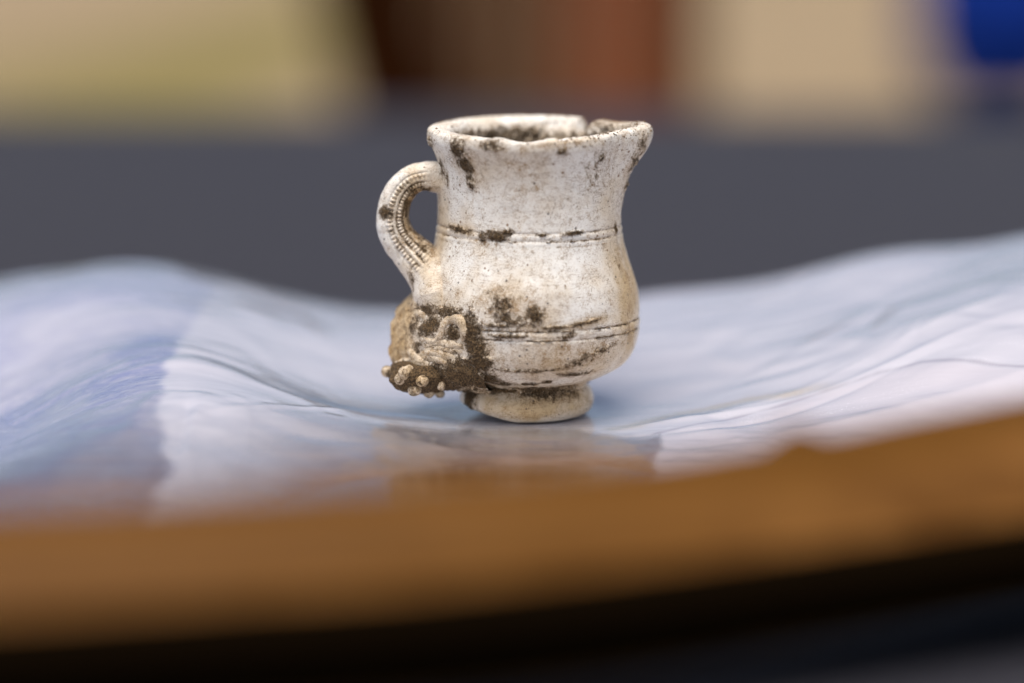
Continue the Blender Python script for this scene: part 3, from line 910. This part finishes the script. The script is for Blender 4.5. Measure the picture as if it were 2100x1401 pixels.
# rear part drops to the table
drop = sstep(BY, 62, 96)
hz_ = hz_ * (1 - drop) + (TZ + 0.6) * drop
near = 1 - sstep(BY - y0, 0, 10)
hz_ = hz_ * (1 - near) + (TZ + 1.4) * near
# never above the pot's foot, never below the table
inside = np.exp(-(((BX - 2) ** 2 + BY ** 2) / 11.0 ** 2) ** 3)
hz_ = hz_ * (1 - inside) + (-0.1) * inside
hz_ = np.maximum(hz_, FT + 0.3 - 1.3 * sstep(BY, 61, 66))

def bag_material():
    m = NT('milky_plastic_film')
    v = m.coords()
    milk, blue, dust, pink, line = m.attr('milk'), m.attr('blue'), m.attr('dust'), m.attr('pink'), m.attr('line')
    st1 = m.n('ShaderNodeMapping'); st1.inputs['Scale'].default_value = (0.035, 0.16, .2); st1.inputs['Rotation'].default_value = (0, 0, R(-14))
    m.l(v, st1.inputs[0])
    streak = m.noise(st1.outputs[0], 1.0, 4, 0.6, 1.2)
    st2 = m.n('ShaderNodeMapping'); st2.inputs['Scale'].default_value = (0.10, 1.1, 1); st2.inputs['Rotation'].default_value = (0, 0, R(-10))
    m.l(v, st2.inputs[0])
    fine = m.noise(st2.outputs[0], 1.0, 5, 0.7, 0.8)
    grain = m.noise(v, 5.0, 4, 0.75)
    c = m.mix(m.ramp(streak, 0.3, 0.75), (0.60, 0.585, 0.645), (0.66, 0.64, 0.695))
    c = m.mix(m.ramp(pink, 0, 1, 0, .5), c, (0.68, 0.62, 0.66))
    bl = m.math('MULTIPLY', blue, m.ramp(fine, 0.3, 0.62, 0.35, 1.0))
    c = m.mix(bl, c, (0.27, 0.30, 0.50))
    bl2 = m.math('MULTIPLY', m.ramp(blue, .55, .95), m.ramp(fine, 0.60, 0.70, 0, .35))
    c = m.mix(bl2, c, (0.06, 0.09, 0.42))
    c = m.mix(m.math('MULTIPLY', dust, m.ramp(grain, 0.35, 0.6, 0.3, .95)), c, (0.50, 0.42, 0.31))
    c = m.mix(m.math('MULTIPLY', line, .5), c, (0.25, 0.22, 0.27))
    b1 = m.bump(streak, 0.08, 0.0008)
    b2 = m.bump(fine, 0.06, 0.00020, b1)
    b3 = m.bump(grain, 0.15, 0.00002, b2)
    dif = m.n('ShaderNodeBsdfDiffuse'); m.l(c, dif.inputs['Color']); m.l(b3, dif.inputs['Normal'])
    trl = m.n('ShaderNodeBsdfTranslucent'); m.l(c, trl.inputs['Color'])
    mx0 = m.n('ShaderNodeMixShader'); mx0.inputs[0].default_value = 0.12
    m.l(dif.outputs[0], mx0.inputs[1]); m.l(trl.outputs[0], mx0.inputs[2])
    tr = m.n('ShaderNodeBsdfTransparent')
    mx1 = m.n('ShaderNodeMixShader'); m.l(milk, mx1.inputs[0]); m.l(tr.outputs[0], mx1.inputs[1]); m.l(mx0.outputs[0], mx1.inputs[2])
    gl = m.n('ShaderNodeBsdfGlossy'); m.l(b3, gl.inputs['Normal'])
    gl.inputs['Color'].default_value = (0.96, 0.96, 0.97, 1)
    m.l(m.math('ADD', m.ramp(streak, 0.3, 0.7, 0.13, 0.24), m.ramp(grain, 0.5, 0.8, 0.0, 0.12)), gl.inputs['Roughness'])
    fr = m.n('ShaderNodeFresnel'); fr.inputs['IOR'].default_value = 1.65; m.l(b3, fr.inputs['Normal'])
    mx2 = m.n('ShaderNodeMixShader'); m.l(m.math('MULTIPLY', fr.outputs[0], 1.65, clamp=True), mx2.inputs[0]); m.l(mx1.outputs[0], mx2.inputs[1]); m.l(gl.outputs[0], mx2.inputs[2])
    m.l(mx2.outputs[0], m.out.inputs['Surface'])
    return m.m
BG = np.stack([BX, BY, hz_], -1)
Bc = BG[::5, ::5]
bagbvh = BVHTree.FromPolygons([Vector(v) for v in Bc.reshape(-1, 3)], [tuple(f_) for f_ in grid_faces(*Bc.shape[:2]).tolist()])
def bagpt(px, yy):
    d = rt * (px - 1050) - up * (yy - 700.5) + fw * FPX
    p, nrm, i, t = bagbvh.ray_cast(Vector(CAM), Vector(d).normalized())
    if p is None:
        d_ = d / np.linalg.norm(d); t = (0 - CAM[2]) / d_[2]
        return (CAM + d_ * t)[:2]
    return np.array(p)[:2]
def polydist(pix):
    """distance in mm in the plane of the film from a drawn line, and signed side"""
    pts = [bagpt(*q_) for q_ in pix]
    best = np.full(BX.shape, 1e9); sgn = np.zeros(BX.shape); tpar = np.zeros(BX.shape)
    n_ = len(pts) - 1
    for k in range(n_):
        a_, b_ = pts[k], pts[k + 1]
        e_ = b_ - a_; L2 = e_ @ e_
        t = np.clip(((BX - a_[0]) * e_[0] + (BY - a_[1]) * e_[1]) / L2, 0, 1)
        dx, dy = BX - a_[0] - t * e_[0], BY - a_[1] - t * e_[1]
        d_ = np.hypot(dx, dy)
        m_ = d_ < best
        best = np.where(m_, d_, best); sgn = np.where(m_, np.sign(e_[0] * dy - e_[1] * dx), sgn); tpar = np.where(m_, (k + t) / n_, tpar)
    return best, sgn, tpar
nzz = fbm(Q3, 0.25, 4, 130) - .5
d1, s1, t1 = polydist([(1215, 912), (1300, 900), (1420, 872), (1560, 842), (1700, 800), (1800, 765), (1890, 742), (2000, 742), (2100, 752)])
line = np.exp(-((d1 + nzz * .8) / 0.35) ** 2) * sstep(t1, 0.0, .1)
pink = sstep(-s1 * d1, 0.0, 1.5) * sstep(BX, 12, 20)
d2, s2, t2 = polydist([(1228, 884), (1300, 872), (1400, 848), (1520, 822), (1640, 802), (1760, 786)])
dust = np.exp(-((d2 + nzz * 2.0) / 1.5) ** 2) * sstep(t2, 0, .08) * (1 - sstep(t2, .75, 1))
# less milky film: the pot's dark reflection painted in front, plus the left
dR, sR, tR = polydist([(1362, 820), (1358, 890), (1352, 940), (1340, 985), (1335, 1010)])
clear = sstep(sR * dR * 1.0 + nzz * .6, -.3, .3)
clear = np.where(np.abs(clear) > 0, clear, 0)
zone = (BX > -26 + nzz * 14) * 1.0
fz = -12.5 + 5.0 * np.exp(-((BX - 2) / 9.5) ** 4)
front_zone = 1 - sstep(BY + nzz * 3, fz - 5, fz)
dL, sL, tL = polydist([(345, 740), (330, 800), (318, 850), (332, 910), (345, 960), (350, 1030)])
left_ = sstep(-dL * np.sign(dL) * 0 + (np.interp(BY, np.sort([bagpt(*q_)[1] for q_ in [(345, 740), (330, 800), (318, 850), (332, 910), (345, 960)]]),
        [x_ for _, x_ in sorted((bagpt(*q_)[1], bagpt(*q_)[0]) for q_ in [(345, 740), (330, 800), (318, 850), (332, 910), (345, 960)])]) - BX) + nzz * 2.2, -.8, .8)
rx_ = np.interp(BY, *zip(*sorted((bagpt(*q_)[1], bagpt(*q_)[0]) for q_ in [(1362, 830), (1358, 890), (1350, 940), (1340, 985)])))
clear = sstep(rx_ - BX + nzz * 1.5, -.6, .6) * front_zone * sstep(BX + nzz * 6, -44, -6)
milk = 0.93 + 0 * BX
milk = milk - 0.60 * clear  # clear includes the pot's dark reflection, painted as less milky film
rearfade = 1 - sstep(BY + nzz * 14, 4, 30)
milk = milk - left_ * rearfade * (0.10 + .10 * (1 - sstep(BY, -50, -15)))
milk = milk - 0.50 * (1 - sstep(BY, -48, -10)) * (1 - .5 * pink)
blue = left_ * (0.55 + 0.45 * rearfade) * (0.55 + 0.5 * sstep(fbm(Q3, 0.05, 4, 121), .40, .62))
blue = np.maximum(blue, 0.45 * sstep(-BX, 30, 60) * sstep(fbm(Q3, 0.03, 3, 122), .45, .6) * sstep(BY, 10, 30))
wh = np.exp(-(((BX + 37) / 9) ** 2))
blue = blue * (1 - 0 * wh); milk = np.clip(milk + .15 * wh * (1 - left_), 0, .97)
bgo = np.array([0, 10, TZ])
bag = meshobj('plastic_bag', (BG - bgo).reshape(-1, 3), grid_faces(NY, NX), bag_material(), loc=bgo, attrs=dict(milk=milk, blue=blue, dust=dust, pink=pink, line=line))
bag['label'] = 'wrinkled translucent milky plastic bag under the clay pipe bowl'
bag['category'] = 'plastic bag'
